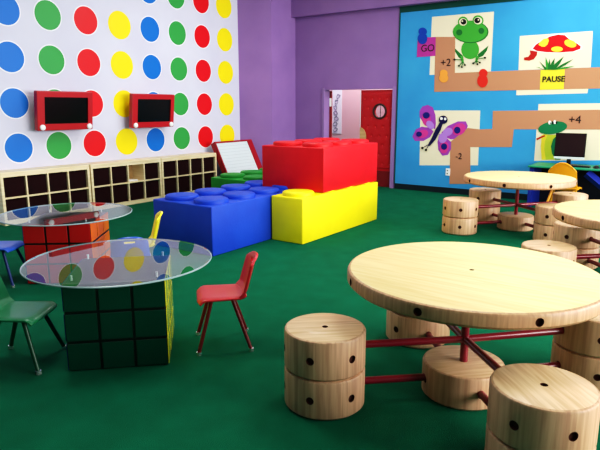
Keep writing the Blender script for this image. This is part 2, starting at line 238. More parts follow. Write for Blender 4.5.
MURAL = {'frog':[('cream',[(-4.449,3.309),(-3.293,3.3),(-3.278,2.245),(-4.446,2.252)]),('frogdark',[(-3.988,2.732),(-3.811,2.575),(-3.787,2.485),(-3.892,2.549),(-3.961,2.651)]),('frogdark',[(-3.35,2.728),(-3.528,2.59),(-3.538,2.512),(-3.435,2.556),(-3.374,2.64)]),('frog',[(-3.515,2.668),(-3.519,2.616),(-3.54,2.57),(-3.574,2.534),(-3.619,2.512),(-3.67,2.506),(-3.722,2.517),(-3.771,2.543),(-3.811,2.583),(-3.838,2.632),(-3.849,2.686),(-3.844,2.739),(-3.823,2.785),(-3.788,2.82),(-3.742,2.842),(-3.691,2.847),(-3.639,2.835),(-3.591,2.808),(-3.552,2.769),(-3.526,2.72)]),('frogdark',[(-3.363,2.963),(-3.375,2.904),(-3.417,2.852),(-3.486,2.813),(-3.576,2.791),(-3.678,2.788),(-3.783,2.804),(-3.879,2.838),(-3.957,2.887),(-4.01,2.947),(-4.03,3.01),(-4.017,3.071),(-3.971,3.123),(-3.898,3.161),(-3.806,3.181),(-3.703,3.183),(-3.6,3.165),(-3.507,3.13),(-3.433,3.081),(-3.383,3.024)]),('frog',[(-3.385,2.97),(-3.396,2.914),(-3.437,2.866),(-3.504,2.83),(-3.59,2.809),(-3.689,2.806),(-3.789,2.821),(-3.882,2.854),(-3.957,2.9),(-4.007,2.956),(-4.027,3.016),(-4.014,3.073),(-3.97,3.122),(-3.9,3.157),(-3.811,3.177),(-3.712,3.178),(-3.613,3.161),(-3.523,3.127),(-3.451,3.082),(-3.404,3.027)]),('frog',[(-3.745,3.163),(-3.748,3.135),(-3.76,3.11),(-3.78,3.091),(-3.806,3.08),(-3.836,3.077),(-3.866,3.084),(-3.894,3.1),(-3.917,3.122),(-3.932,3.149),(-3.939,3.179),(-3.936,3.207),(-3.923,3.232),(-3.903,3.251),(-3.877,3.262),(-3.847,3.264),(-3.817,3.257),(-3.789,3.241),(-3.767,3.219),(-3.751,3.192)]),('frog',[(-3.466,3.163),(-3.469,3.136),(-3.482,3.111),(-3.502,3.093),(-3.529,3.082),(-3.56,3.08),(-3.591,3.086),(-3.62,3.102),(-3.644,3.124),(-3.66,3.151),(-3.666,3.18),(-3.663,3.208),(-3.65,3.232),(-3.63,3.251),(-3.602,3.261),(-3.572,3.263),(-3.541,3.256),(-3.512,3.24),(-3.489,3.218),(-3.473,3.192)]),('frogdark',[(-3.846,2.988),(-3.848,2.972),(-3.855,2.958),(-3.866,2.947),(-3.882,2.94),(-3.899,2.939),(-3.917,2.943),(-3.933,2.951),(-3.947,2.964),(-3.956,2.979),(-3.959,2.996),(-3.958,3.012),(-3.95,3.026),(-3.938,3.037),(-3.923,3.044),(-3.906,3.045),(-3.888,3.041),(-3.872,3.032),(-3.858,3.02),(-3.85,3.004)]),('frogdark',[(-3.442,2.985),(-3.444,2.969),(-3.45,2.956),(-3.461,2.945),(-3.474,2.939),(-3.49,2.937),(-3.506,2.941),(-3.521,2.949),(-3.533,2.961),(-3.541,2.976),(-3.545,2.993),(-3.543,3.008),(-3.537,3.022),(-3.526,3.033),(-3.513,3.039),(-3.497,3.041),(-3.481,3.037),(-3.466,3.028),(-3.454,3.016),(-3.446,3.001)]),('cream',[(-3.766,3.162),(-3.769,3.142),(-3.778,3.125),(-3.794,3.113),(-3.814,3.105),(-3.837,3.104),(-3.861,3.109),(-3.882,3.119),(-3.9,3.135),(-3.911,3.154),(-3.916,3.174),(-3.914,3.193),(-3.904,3.21),(-3.888,3.223),(-3.868,3.231),(-3.845,3.232),(-3.822,3.227),(-3.8,3.216),(-3.783,3.2),(-3.771,3.182)]),('cream',[(-3.49,3.162),(-3.492,3.143),(-3.502,3.127),(-3.518,3.114),(-3.538,3.107),(-3.561,3.105),(-3.585,3.11),(-3.607,3.121),(-3.625,3.136),(-3.637,3.155),(-3.642,3.175),(-3.639,3.194),(-3.629,3.211),(-3.613,3.223),(-3.593,3.23),(-3.57,3.232),(-3.546,3.226),(-3.524,3.216),(-3.507,3.2),(-3.495,3.182)]),('ink',[(-3.779,3.166),(-3.781,3.151),(-3.787,3.138),(-3.798,3.128),(-3.813,3.122),(-3.829,3.121),(-3.845,3.124),(-3.861,3.132),(-3.873,3.144),(-3.882,3.159),(-3.885,3.174),(-3.883,3.189),(-3.877,3.203),(-3.866,3.212),(-3.851,3.218),(-3.835,3.219),(-3.818,3.216),(-3.803,3.207),(-3.791,3.196),(-3.783,3.181)]),('ink',[(-3.523,3.168),(-3.525,3.153),(-3.532,3.14),(-3.543,3.13),(-3.558,3.125),(-3.575,3.124),(-3.592,3.127),(-3.607,3.136),(-3.62,3.147),(-3.629,3.162),(-3.633,3.177),(-3.631,3.192),(-3.624,3.205),(-3.613,3.214),(-3.598,3.22),(-3.581,3.221),(-3.564,3.217),(-3.548,3.209),(-3.536,3.197),(-3.527,3.183)]),('cream',[(-3.839,3.182),(-3.839,3.178),(-3.841,3.174),(-3.845,3.171),(-3.849,3.169),(-3.854,3.169),(-3.858,3.17),(-3.863,3.172),(-3.867,3.176),(-3.869,3.18),(-3.87,3.185),(-3.87,3.189),(-3.868,3.193),(-3.864,3.196),(-3.86,3.198),(-3.855,3.198),(-3.85,3.197),(-3.846,3.194),(-3.842,3.191),(-3.84,3.187)]),('cream',[(-3.542,3.181),(-3.543,3.177),(-3.545,3.173),(-3.548,3.17),(-3.552,3.168),(-3.556,3.168),(-3.561,3.169),(-3.566,3.171),(-3.569,3.175),(-3.571,3.179),(-3.573,3.183),(-3.572,3.188),(-3.57,3.192),(-3.567,3.194),(-3.563,3.196),(-3.558,3.196),(-3.554,3.195),(-3.549,3.193),(-3.546,3.19),(-3.543,3.185)]),('frog',[(-3.858,2.572),(-3.815,2.438),(-3.778,2.443),(-3.803,2.579)]),('frog',[(-3.566,2.567),(-3.567,2.448),(-3.53,2.442),(-3.511,2.556)]),('frogdark',[(-3.807,2.508),(-3.96,2.521),(-3.96,2.506),(-3.807,2.493)]),('ink',[(-3.937,2.512),(-3.938,2.507),(-3.941,2.502),(-3.946,2.498),(-3.952,2.496),(-3.959,2.495),(-3.966,2.496),(-3.972,2.499),(-3.977,2.504),(-3.981,2.509),(-3.982,2.514),(-3.981,2.52),(-3.979,2.525),(-3.974,2.528),(-3.968,2.531),(-3.961,2.531),(-3.954,2.53),(-3.947,2.527),(-3.942,2.523),(-3.939,2.518)]),('frogdark',[(-3.811,2.47),(-3.873,2.404),(-3.861,2.394),(-3.798,2.459)]),('ink',[(-3.851,2.395),(-3.852,2.39),(-3.854,2.385),(-3.858,2.381),(-3.863,2.379),(-3.869,2.378),(-3.875,2.379),(-3.88,2.382),(-3.885,2.386),(-3.888,2.391),(-3.889,2.397),(-3.889,2.402),(-3.886,2.407),(-3.882,2.411),(-3.877,2.413),(-3.871,2.414),(-3.865,2.413),(-3.86,2.41),(-3.855,2.406),(-3.852,2.401)]),('frogdark',[(-3.812,2.466),(-3.82,2.377),(-3.804,2.374),(-3.797,2.463)]),('ink',[(-3.793,2.372),(-3.793,2.367),(-3.796,2.362),(-3.8,2.358),(-3.805,2.356),(-3.811,2.355),(-3.816,2.356),(-3.822,2.359),(-3.826,2.363),(-3.829,2.368),(-3.831,2.373),(-3.83,2.379),(-3.828,2.384),(-3.824,2.388),(-3.819,2.39),(-3.813,2.391),(-3.807,2.39),(-3.801,2.387),(-3.797,2.383),(-3.794,2.378)]),('frogdark',[(-3.805,2.461),(-3.764,2.405),(-3.751,2.413),(-3.792,2.468)]),('ink',[(-3.735,2.405),(-3.736,2.4),(-3.738,2.395),(-3.742,2.391),(-3.747,2.389),(-3.753,2.388),(-3.759,2.389),(-3.764,2.392),(-3.769,2.396),(-3.772,2.401),(-3.773,2.407),(-3.772,2.412),(-3.77,2.417),(-3.766,2.421),(-3.761,2.423),(-3.755,2.424),(-3.749,2.423),(-3.744,2.42),(-3.739,2.416),(-3.736,2.411)]),('frogdark',[(-3.545,2.493),(-3.394,2.51),(-3.397,2.524),(-3.548,2.508)]),('ink',[(-3.372,2.516),(-3.372,2.51),(-3.375,2.506),(-3.379,2.502),(-3.385,2.5),(-3.392,2.499),(-3.398,2.5),(-3.404,2.503),(-3.409,2.507),(-3.412,2.512),(-3.414,2.518),(-3.413,2.523),(-3.411,2.528),(-3.406,2.531),(-3.4,2.534),(-3.394,2.534),(-3.387,2.533),(-3.381,2.53),(-3.376,2.526),(-3.373,2.521)]),('frogdark',[(-3.555,2.472),(-3.602,2.438),(-3.592,2.426),(-3.545,2.459)]),('ink',[(-3.581,2.429),(-3.582,2.423),(-3.584,2.419),(-3.588,2.415),(-3.593,2.412),(-3.599,2.412),(-3.605,2.413),(-3.61,2.416),(-3.614,2.42),(-3.617,2.425),(-3.619,2.43),(-3.618,2.436),(-3.616,2.441),(-3.612,2.444),(-3.607,2.447),(-3.601,2.447),(-3.595,2.446),(-3.59,2.443),(-3.586,2.439),(-3.583,2.434)]),('frogdark',[(-3.557,2.463),(-3.532,2.412),(-3.519,2.417),(-3.543,2.468)]),('ink',[(-3.504,2.411),(-3.504,2.406),(-3.507,2.401),(-3.51,2.397),(-3.515,2.395),(-3.521,2.394),(-3.527,2.395),(-3.532,2.398),(-3.536,2.402),(-3.539,2.407),(-3.541,2.412),(-3.54,2.418),(-3.538,2.423),(-3.534,2.426),(-3.529,2.429),(-3.523,2.429),(-3.518,2.428),(-3.512,2.425),(-3.508,2.421),(-3.505,2.416)]),('frogdark',[(-3.547,2.465),(-3.484,2.433),(-3.478,2.446),(-3.541,2.478)]),('ink',[(-3.46,2.435),(-3.46,2.43),(-3.463,2.425),(-3.466,2.422),(-3.471,2.419),(-3.477,2.419),(-3.483,2.42),(-3.488,2.422),(-3.492,2.426),(-3.495,2.431),(-3.496,2.437),(-3.496,2.442),(-3.494,2.447),(-3.49,2.451),(-3.485,2.453),(-3.479,2.454),(-3.474,2.453),(-3.468,2.45),(-3.464,2.446),(-3.461,2.441)])],'mushroom':[('cream',[(-2.818,2.855),(-1.675,2.856),(-1.652,2.286),(-2.796,2.281)]),('white',[(-2.616,2.631),(-2.568,2.693),(-2.472,2.76),(-2.335,2.823),(-2.197,2.848),(-2.085,2.829),(-2.01,2.759),(-1.881,2.681),(-1.809,2.626),(-1.81,2.581),(-1.922,2.542),(-2.142,2.536),(-2.369,2.553),(-2.545,2.586)]),('mred',[(-2.587,2.634),(-2.543,2.692),(-2.454,2.754),(-2.325,2.814),(-2.197,2.837),(-2.092,2.819),(-2.022,2.754),(-1.901,2.68),(-1.834,2.629),(-1.835,2.587),(-1.94,2.55),(-2.145,2.545),(-2.357,2.561),(-2.521,2.592)]),('myellow',[(-2.484,2.732),(-2.424,2.78),(-2.356,2.794),(-2.336,2.747),(-2.354,2.686),(-2.397,2.65),(-2.446,2.659),(-2.497,2.689)]),('myellow',[(-1.902,2.645),(-1.911,2.63),(-1.927,2.62),(-1.95,2.615),(-1.978,2.617),(-2.007,2.626),(-2.035,2.64),(-2.06,2.657),(-2.078,2.677),(-2.087,2.698),(-2.088,2.717),(-2.08,2.732),(-2.063,2.742),(-2.039,2.746),(-2.012,2.744),(-1.982,2.735),(-1.955,2.721),(-1.931,2.704),(-1.913,2.684),(-1.903,2.663)]),('myellow',[(-2.103,2.596),(-2.106,2.583),(-2.118,2.572),(-2.137,2.563),(-2.162,2.559),(-2.19,2.558),(-2.219,2.562),(-2.245,2.569),(-2.267,2.58),(-2.281,2.593),(-2.287,2.606),(-2.283,2.62),(-2.271,2.631),(-2.251,2.639),(-2.226,2.644),(-2.198,2.645),(-2.169,2.641),(-2.143,2.633),(-2.122,2.623),(-2.108,2.61)]),('mredd',[(-2.632,2.606),(-2.507,2.58),(-2.51,2.52),(-2.554,2.455),(-2.629,2.434),(-2.713,2.446),(-2.719,2.491),(-2.651,2.499),(-2.616,2.547)]),('frogdark',[(-2.358,2.271),(-2.418,2.36),(-2.464,2.421),(-2.374,2.336),(-2.299,2.269)]),('grass',[(-2.335,2.27),(-2.357,2.392),(-2.364,2.485),(-2.31,2.368),(-2.27,2.268)]),('frogdark',[(-2.298,2.269),(-2.264,2.38),(-2.216,2.462),(-2.218,2.356),(-2.234,2.266)]),('frogdark',[(-2.26,2.267),(-2.173,2.391),(-2.072,2.485),(-2.127,2.367),(-2.196,2.265)]),('frogdark',[(-2.22,2.266),(-2.077,2.362),(-1.924,2.43),(-2.035,2.339),(-2.162,2.264)]),('grass',[(-2.367,2.271),(-2.446,2.313),(-2.513,2.326),(-2.41,2.289),(-2.318,2.269)]),('grass',[(-2.206,2.266),(-2.048,2.306),(-1.88,2.318),(-2.013,2.283),(-2.159,2.264)]),('frogdark',[(-2.31,2.269),(-2.308,2.376),(-2.295,2.455),(-2.273,2.353),(-2.262,2.267)]),('frogdark',[(-2.27,2.268),(-2.208,2.361),(-2.134,2.426),(-2.172,2.338),(-2.222,2.266)])],'butterfly':[('cream',[(-4.604,1.581),(-3.424,1.585),(-3.402,0.577),(-4.571,0.508)]),('wing',[(-4.566,1.657),(-4.451,1.688),(-4.347,1.642),(-4.287,1.498),(-4.27,1.327),(-4.28,1.224),(-4.39,1.287),(-4.539,1.361),(-4.615,1.457),(-4.62,1.573)]),('wing',[(-4.75,1.072),(-4.68,1.215),(-4.556,1.272),(-4.388,1.249),(-4.311,1.185),(-4.379,1.067),(-4.509,0.993),(-4.691,0.987)]),('wing',[(-4.148,1.166),(-4.027,1.294),(-3.835,1.383),(-3.682,1.386),(-3.638,1.301),(-3.686,1.152),(-3.797,1.062),(-3.953,1.042),(-4.074,1.077)]),('wing',[(-4.186,1.138),(-4.054,1.077),(-3.946,0.993),(-3.939,0.86),(-3.996,0.743),(-4.107,0.722),(-4.194,0.83),(-4.219,0.984)]),('wingp',[(-4.378,1.425),(-4.374,1.385),(-4.379,1.347),(-4.393,1.316),(-4.414,1.294),(-4.441,1.283),(-4.47,1.286),(-4.499,1.3),(-4.524,1.326),(-4.544,1.36),(-4.557,1.4),(-4.56,1.44),(-4.555,1.478),(-4.541,1.51),(-4.519,1.531),(-4.493,1.541),(-4.464,1.539),(-4.435,1.524),(-4.41,1.498),(-4.39,1.464)]),('wingp',[(-4.42,1.169),(-4.416,1.145),(-4.422,1.119),(-4.439,1.094),(-4.464,1.073),(-4.496,1.057),(-4.531,1.048),(-4.566,1.047),(-4.597,1.054),(-4.622,1.068),(-4.637,1.088),(-4.642,1.113),(-4.635,1.139),(-4.618,1.164),(-4.592,1.185),(-4.56,1.201),(-4.525,1.21),(-4.49,1.211),(-4.46,1.204),(-4.435,1.189)]),('wingp',[(-3.691,1.31),(-3.677,1.28),(-3.675,1.245),(-3.686,1.21),(-3.708,1.176),(-3.739,1.149),(-3.777,1.129),(-3.818,1.12),(-3.857,1.122),(-3.891,1.135),(-3.917,1.158),(-3.931,1.189),(-3.933,1.224),(-3.922,1.26),(-3.9,1.294),(-3.868,1.321),(-3.83,1.34),(-3.789,1.349),(-3.75,1.346),(-3.717,1.333)]),('wingp',[(-3.988,0.877),(-3.996,0.842),(-4.011,0.811),(-4.033,0.788),(-4.059,0.774),(-4.086,0.77),(-4.113,0.778),(-4.136,0.797),(-4.154,0.824),(-4.163,0.857),(-4.164,0.893),(-4.157,0.928),(-4.141,0.959),(-4.119,0.983),(-4.093,0.996),(-4.065,0.999),(-4.039,0.991),(-4.016,0.973),(-3.999,0.946),(-3.989,0.913)]),('wingl',[(-4.332,1.349),(-4.314,1.326),(-4.302,1.3),(-4.299,1.275),(-4.304,1.254),(-4.316,1.237),(-4.335,1.227),(-4.359,1.225),(-4.385,1.231),(-4.411,1.244),(-4.435,1.263),(-4.453,1.287),(-4.464,1.312),(-4.468,1.337),(-4.463,1.359),(-4.45,1.376),(-4.431,1.386),(-4.407,1.388),(-4.381,1.382),(-4.355,1.368)]),('wingl',[(-4.03,1.038),(-4.043,1.01),(-4.063,0.987),(-4.089,0.972),(-4.117,0.966),(-4.145,0.969),(-4.169,0.982),(-4.189,1.003),(-4.201,1.029),(-4.204,1.06),(-4.199,1.09),(-4.185,1.118),(-4.164,1.141),(-4.139,1.156),(-4.111,1.161),(-4.083,1.158),(-4.059,1.145),(-4.04,1.125),(-4.028,1.098),(-4.024,1.068)]),('wingl',[(-3.93,1.224),(-3.922,1.201),(-3.925,1.176),(-3.937,1.152),(-3.957,1.13),(-3.983,1.113),(-4.013,1.103),(-4.044,1.1),(-4.072,1.105),(-4.096,1.118),(-4.112,1.137),(-4.119,1.16),(-4.117,1.185),(-4.104,1.21),(-4.084,1.232),(-4.058,1.248),(-4.028,1.259),(-3.997,1.261),(-3.969,1.256),(-3.945,1.243)]),('wingd',[(-4.401,1.49),(-4.403,1.471),(-4.412,1.454),(-4.427,1.44),(-4.446,1.431),(-4.468,1.428),(-4.489,1.431),(-4.51,1.439),(-4.526,1.453),(-4.537,1.47),(-4.541,1.489),(-4.539,1.508),(-4.529,1.525),(-4.514,1.539),(-4.495,1.547),(-4.474,1.55),(-4.452,1.548),(-4.432,1.539),(-4.416,1.526),(-4.405,1.509)]),('wingd',[(-4.545,1.125),(-4.547,1.109),(-4.554,1.095),(-4.567,1.083),(-4.583,1.075),(-4.601,1.072),(-4.62,1.074),(-4.636,1.081),(-4.65,1.092),(-4.659,1.106),(-4.663,1.121),(-4.661,1.137),(-4.653,1.152),(-4.64,1.163),(-4.624,1.171),(-4.606,1.174),(-4.588,1.172),(-4.571,1.165),(-4.557,1.154),(-4.548,1.14)]),('wingd',[(-3.772,1.221),(-3.773,1.201),(-3.781,1.183),(-3.794,1.169),(-3.811,1.159),(-3.83,1.155),(-3.849,1.158),(-3.867,1.167),(-3.882,1.18),(-3.892,1.198),(-3.896,1.218),(-3.894,1.237),(-3.886,1.255),(-3.873,1.27),(-3.856,1.279),(-3.837,1.283),(-3.818,1.28),(-3.8,1.271),(-3.786,1.258),(-3.776,1.24)]),('wingd',[(-4.017,0.903),(-4.019,0.884),(-4.026,0.866),(-4.039,0.852),(-4.055,0.843),(-4.073,0.839),(-4.092,0.841),(-4.109,0.849),(-4.124,0.862),(-4.133,0.879),(-4.137,0.898),(-4.135,0.917),(-4.128,0.935),(-4.115,0.949),(-4.099,0.958),(-4.08,0.962),(-4.061,0.959),(-4.044,0.951),(-4.03,0.938),(-4.021,0.922)]),('navy',[(-4.413,0.911),(-4.371,0.9),(-4.262,1.021),(-4.162,1.215),(-4.125,1.341),(-4.19,1.355),(-4.272,1.213),(-4.337,1.057)]),('navy',[(-4.033,1.411),(-4.036,1.386),(-4.047,1.364),(-4.066,1.346),(-4.089,1.334),(-4.116,1.33),(-4.144,1.334),(-4.169,1.344),(-4.19,1.362),(-4.203,1.384),(-4.209,1.408),(-4.206,1.433),(-4.195,1.455),(-4.176,1.473),(-4.152,1.484),(-4.125,1.489),(-4.098,1.485),(-4.073,1.474),(-4.052,1.457),(-4.039,1.435)]),('white',[(-4.13,1.432),(-4.131,1.424),(-4.134,1.416),(-4.14,1.41),(-4.148,1.407),(-4.156,1.405),(-4.165,1.406),(-4.173,1.41),(-4.18,1.416),(-4.184,1.423),(-4.186,1.431),(-4.185,1.439),(-4.181,1.447),(-4.176,1.453),(-4.168,1.457),(-4.159,1.458),(-4.151,1.457),(-4.143,1.453),(-4.136,1.447),(-4.132,1.44)]),('white',[(-4.058,1.425),(-4.058,1.417),(-4.061,1.41),(-4.066,1.404),(-4.073,1.4),(-4.08,1.399),(-4.088,1.4),(-4.094,1.403),(-4.1,1.409),(-4.104,1.417),(-4.106,1.425),(-4.105,1.433),(-4.102,1.44),(-4.097,1.446),(-4.09,1.45),(-4.083,1.451),(-4.076,1.45),(-4.069,1.446),(-4.063,1.441),(-4.059,1.433)]),('navy',[(-4.396,0.932),(-4.514,0.865),(-4.508,0.855),(-4.39,0.922)]),('navy',[(-4.394,0.922),(-4.444,0.826),(-4.432,0.821),(-4.383,0.917)]),('ink',[(-4.494,0.856),(-4.495,0.849),(-4.498,0.842),(-4.503,0.837),(-4.51,0.833),(-4.518,0.832),(-4.526,0.833),(-4.533,0.836),(-4.539,0.841),(-4.543,0.847),(-4.544,0.854),(-4.544,0.862),(-4.54,0.868),(-4.535,0.874),(-4.528,0.877),(-4.52,0.879),(-4.512,0.878),(-4.505,0.875),(-4.499,0.87),(-4.496,0.864)]),('ink',[(-4.417,0.82),(-4.418,0.813),(-4.421,0.806),(-4.426,0.801),(-4.433,0.797),(-4.441,0.796),(-4.448,0.797),(-4.456,0.8),(-4.461,0.805),(-4.465,0.811),(-4.467,0.818),(-4.466,0.826),(-4.463,0.832),(-4.458,0.838),(-4.451,0.841),(-4.443,0.843),(-4.435,0.842),(-4.428,0.839),(-4.422,0.834),(-4.418,0.828)])],'croc':[('cream',[(-2.415,1.699),(-1.364,1.71),(-1.272,0.786),(-2.41,0.716)]),('lime',[(-2.29,1.187),(-2.186,1.176),(-2.065,1.179),(-2.119,1.092),(-2.142,0.976),(-2.126,0.862),(-2.063,0.755),(-2.253,0.739),(-2.296,0.854),(-2.319,0.969),(-2.316,1.1)]),('myellow',[(-2.322,1.172),(-2.226,1.174),(-2.258,1.058),(-2.259,0.943),(-2.218,0.747),(-2.286,0.738),(-2.314,0.94)]),('crocg',[(-2.065,1.179),(-2.011,1.169),(-1.975,0.76),(-2.063,0.755),(-2.126,0.862),(-2.152,0.976),(-2.13,1.097)]),('mredd',[(-2.405,1.106),(-2.273,1.173),(-2.26,1.15),(-2.392,1.077)])],'croch':[('crocg',[(-1.923,1.338),(-1.926,1.304),(-1.952,1.269),(-1.997,1.237),(-2.057,1.21),(-2.127,1.192),(-2.2,1.185),(-2.268,1.189),(-2.326,1.203),(-2.366,1.227),(-2.385,1.259),(-2.38,1.294),(-2.353,1.33),(-2.306,1.362),(-2.244,1.388),(-2.174,1.405),(-2.101,1.412),(-2.035,1.407),(-1.979,1.392),(-1.941,1.368)]),('white',[(-2.179,1.386),(-2.18,1.376),(-2.182,1.366),(-2.187,1.359),(-2.193,1.354),(-2.201,1.352),(-2.208,1.353),(-2.216,1.358),(-2.222,1.365),(-2.226,1.375),(-2.228,1.385),(-2.228,1.396),(-2.225,1.405),(-2.22,1.413),(-2.214,1.418),(-2.207,1.42),(-2.199,1.418),(-2.192,1.413),(-2.186,1.406),(-2.181,1.397)]),('white',[(-2.1,1.396),(-2.1,1.385),(-2.103,1.376),(-2.107,1.368),(-2.114,1.363),(-2.121,1.362),(-2.128,1.363),(-2.136,1.368),(-2.142,1.375),(-2.146,1.385),(-2.148,1.395),(-2.148,1.406),(-2.145,1.415),(-2.14,1.423),(-2.134,1.428),(-2.127,1.429),(-2.119,1.428),(-2.112,1.423),(-2.106,1.416),(-2.102,1.406)]),('ink',[(-2.139,1.381),(-2.139,1.372),(-2.14,1.365),(-2.143,1.358),(-2.147,1.354),(-2.152,1.353),(-2.157,1.354),(-2.162,1.358),(-2.166,1.364),(-2.169,1.372),(-2.171,1.381),(-2.171,1.389),(-2.169,1.397),(-2.166,1.404),(-2.162,1.408),(-2.157,1.409),(-2.152,1.408),(-2.147,1.404),(-2.143,1.398),(-2.14,1.39)]),('ink',[(-2.083,1.388),(-2.083,1.381),(-2.084,1.374),(-2.087,1.369),(-2.09,1.366),(-2.094,1.365),(-2.099,1.366),(-2.103,1.369),(-2.106,1.374),(-2.108,1.38),(-2.11,1.387),(-2.11,1.394),(-2.108,1.401),(-2.106,1.406),(-2.102,1.409),(-2.098,1.41),(-2.094,1.409),(-2.09,1.406),(-2.087,1.401),(-2.084,1.395)]),('ink',[(-2.187,1.375),(-2.187,1.37),(-2.187,1.366),(-2.189,1.363),(-2.191,1.361),(-2.193,1.36),(-2.196,1.361),(-2.198,1.363),(-2.2,1.366),(-2.202,1.37),(-2.203,1.374),(-2.203,1.379),(-2.202,1.383),(-2.2,1.386),(-2.198,1.388),(-2.196,1.389),(-2.193,1.388),(-2.191,1.386),(-2.189,1.383),(-2.187,1.379)])],'path1':[(-4.358,2.943),(-3.974,2.918),(-3.946,2.273),(-1.517,2.284),(-0.954,2.282),(-0.919,1.953),(-1.484,1.946),(-4.335,1.932)],'path2':[(-3.193,1.579),(-0.883,1.613),(-0.848,1.292),(-2.798,1.259),(-2.809,0.94),(-3.566,0.91),(-3.522,0.216),(-3.934,0.184),(-3.96,0.993),(-3.636,1.264),(-3.408,1.242),(-3.18,1.256)],'go':[(-4.718,2.949),(-4.354,2.943),(-4.344,2.598),(-4.722,2.592)],'pause':[(-2.427,2.268),(-2.043,2.268),(-2.032,1.943),(-2.413,1.939)],'strip':[(-2.805,1.951),(-1.657,1.948),(-1.663,1.873),(-2.803,1.853)],'cream2':[(-3.567,0.898),(-3.424,0.904),(-3.409,0.565),(-3.553,0.557)],'pawnb':[[(-4.536,3.052),(-4.539,3.03),(-4.55,3.01),(-4.568,2.995),(-4.591,2.986),(-4.617,2.985),(-4.644,2.99),(-4.668,3.002),(-4.688,3.02),(-4.701,3.041),(-4.706,3.064),(-4.703,3.086),(-4.692,3.106),(-4.673,3.121),(-4.65,3.129),(-4.624,3.131),(-4.598,3.125),(-4.574,3.113),(-4.554,3.096),(-4.541,3.075)],[(-4.519,2.924),(-4.523,2.892),(-4.535,2.864),(-4.556,2.842),(-4.583,2.829),(-4.613,2.826),(-4.644,2.833),(-4.672,2.849),(-4.695,2.874),(-4.711,2.904),(-4.717,2.936),(-4.714,2.968),(-4.701,2.996),(-4.68,3.018),(-4.653,3.031),(-4.623,3.034),(-4.592,3.026),(-4.564,3.01),(-4.541,2.986),(-4.526,2.956)]],'pawno':[[(-4.081,2.268),(-4.084,2.246),(-4.094,2.227),(-4.11,2.213),(-4.132,2.203),(-4.156,2.201),(-4.181,2.205),(-4.203,2.215),(-4.222,2.231),(-4.234,2.251),(-4.239,2.273),(-4.236,2.294),(-4.226,2.313),(-4.209,2.328),(-4.188,2.337),(-4.164,2.34),(-4.139,2.336),(-4.117,2.325),(-4.098,2.309),(-4.086,2.289)],[(-4.065,2.185),(-4.068,2.159),(-4.079,2.136),(-4.098,2.118),(-4.123,2.106),(-4.151,2.103),(-4.179,2.108),(-4.205,2.12),(-4.226,2.14),(-4.241,2.164),(-4.247,2.19),(-4.244,2.216),(-4.232,2.24),(-4.213,2.258),(-4.188,2.269),(-4.16,2.272),(-4.132,2.267),(-4.106,2.254),(-4.085,2.235),(-4.071,2.211)]],'pawnr':[[(-3.333,2.247),(-3.335,2.224),(-3.345,2.204),(-3.361,2.187),(-3.382,2.177),(-3.406,2.174),(-3.43,2.178),(-3.453,2.19),(-3.472,2.207),(-3.484,2.229),(-3.49,2.252),(-3.487,2.276),(-3.478,2.297),(-3.461,2.313),(-3.44,2.323),(-3.416,2.326),(-3.392,2.321),(-3.369,2.31),(-3.351,2.292),(-3.338,2.271)],[(-3.318,2.112),(-3.321,2.076),(-3.332,2.044),(-3.352,2.018),(-3.377,2.002),(-3.407,1.997),(-3.437,2.003),(-3.466,2.021),(-3.489,2.047),(-3.505,2.08),(-3.512,2.117),(-3.51,2.153),(-3.498,2.185),(-3.478,2.21),(-3.452,2.226),(-3.423,2.231),(-3.392,2.224),(-3.364,2.207),(-3.341,2.181),(-3.326,2.148)]],'outlet':[(-4.021,0.476),(-3.937,0.482),(-3.933,0.35),(-4.018,0.344)],'t_GO':(-4.504,2.743),'t_p2':(-4.131,2.461),'t_PAUSE':(-2.206,2.109),'t_m2':(-3.777,0.725),'t_p4':(-1.812,1.436)}
# ------------------------------------------------------------------ camera
cam = bpy.data.cameras.new('camera'); cam.sensor_width = 36; cam.lens = 565.34/600*36; cam.clip_start = .05; cam.clip_end = 100
co = bpy.data.objects.new('camera', cam); C.objects.link(co)
co.location = (0, 0, 1.65); co.rotation_euler = (PI/2-.205917, 0, .615434); sc.camera = co
sc.view_settings.view_transform = 'Standard'; sc.view_settings.look = 'None'; sc.view_settings.exposure = 0
sc.view_settings.use_curve_mapping = True
cm = sc.view_settings.curve_mapping; cv = cm.curves[3]
for p in ((.04, .024), (.16, .145), (.5, .57)): cv.points.new(*p)
cm.update()

# ------------------------------------------------------------------ room shell
XW, YB, H = -8.25, 10.6, 4.4
struct(obj('floor', bx(-8.5, 8, -5, 14.5, -.1, 0), 'carpet'))
struct(obj('wall_front_light_block', bx(-8.5, 8, -5.1, -5, 0, H), 'base'))  # unseen dark wall behind the camera, added to cut ambient light
struct(obj('ceiling', bx(-8.5, 8, -5, 14.5, H, H+.1), 'ceil'))
struct(obj('wall_left', bx(XW-.25, XW, -5, 9.41, 0, H), 'white_wall'))
bm = bmesh.new(); prism(bm, [(XW-.25, 9.41), (XW, 9.41), (-7.62, 9.74), (-7.62, YB+.2), (XW-.25, YB+.2)], 0, H)
struct(obj('wall_corner', bm, 'purple'))
DX0, DX1, DZ = -6.86, -5.19, 2.02
bm = bmesh.new()
box(bm, -7.62, DX0, YB, YB+.2, 0, H); box(bm, DX0, DX1, YB, YB+.2, DZ, H); box(bm, DX1, -5.10, YB, YB+.2, 0, H)
struct(obj('wall_back', bm, 'purple'))
struct(obj('wall_right', bx(-5.10, 8, YB, YB+.2, 0, H), 'bluewall'))
struct(obj('trim_1', bx(-7.62, 8, YB-.16, YB, 3.55, H), 'purple'))
struct(obj('trim_2', bx(-5.10, 8, YB-.012, YB, 3.44, 3.55), 'bandgreen'))
struct(obj('trim_3', bx(-5.115, -5.095, YB-.014, YB, .1, 3.55), 'bandgreen'))
struct(obj('baseboard_right', bx(-5.10, 8, YB-.02, YB, 0, .11), 'base'))
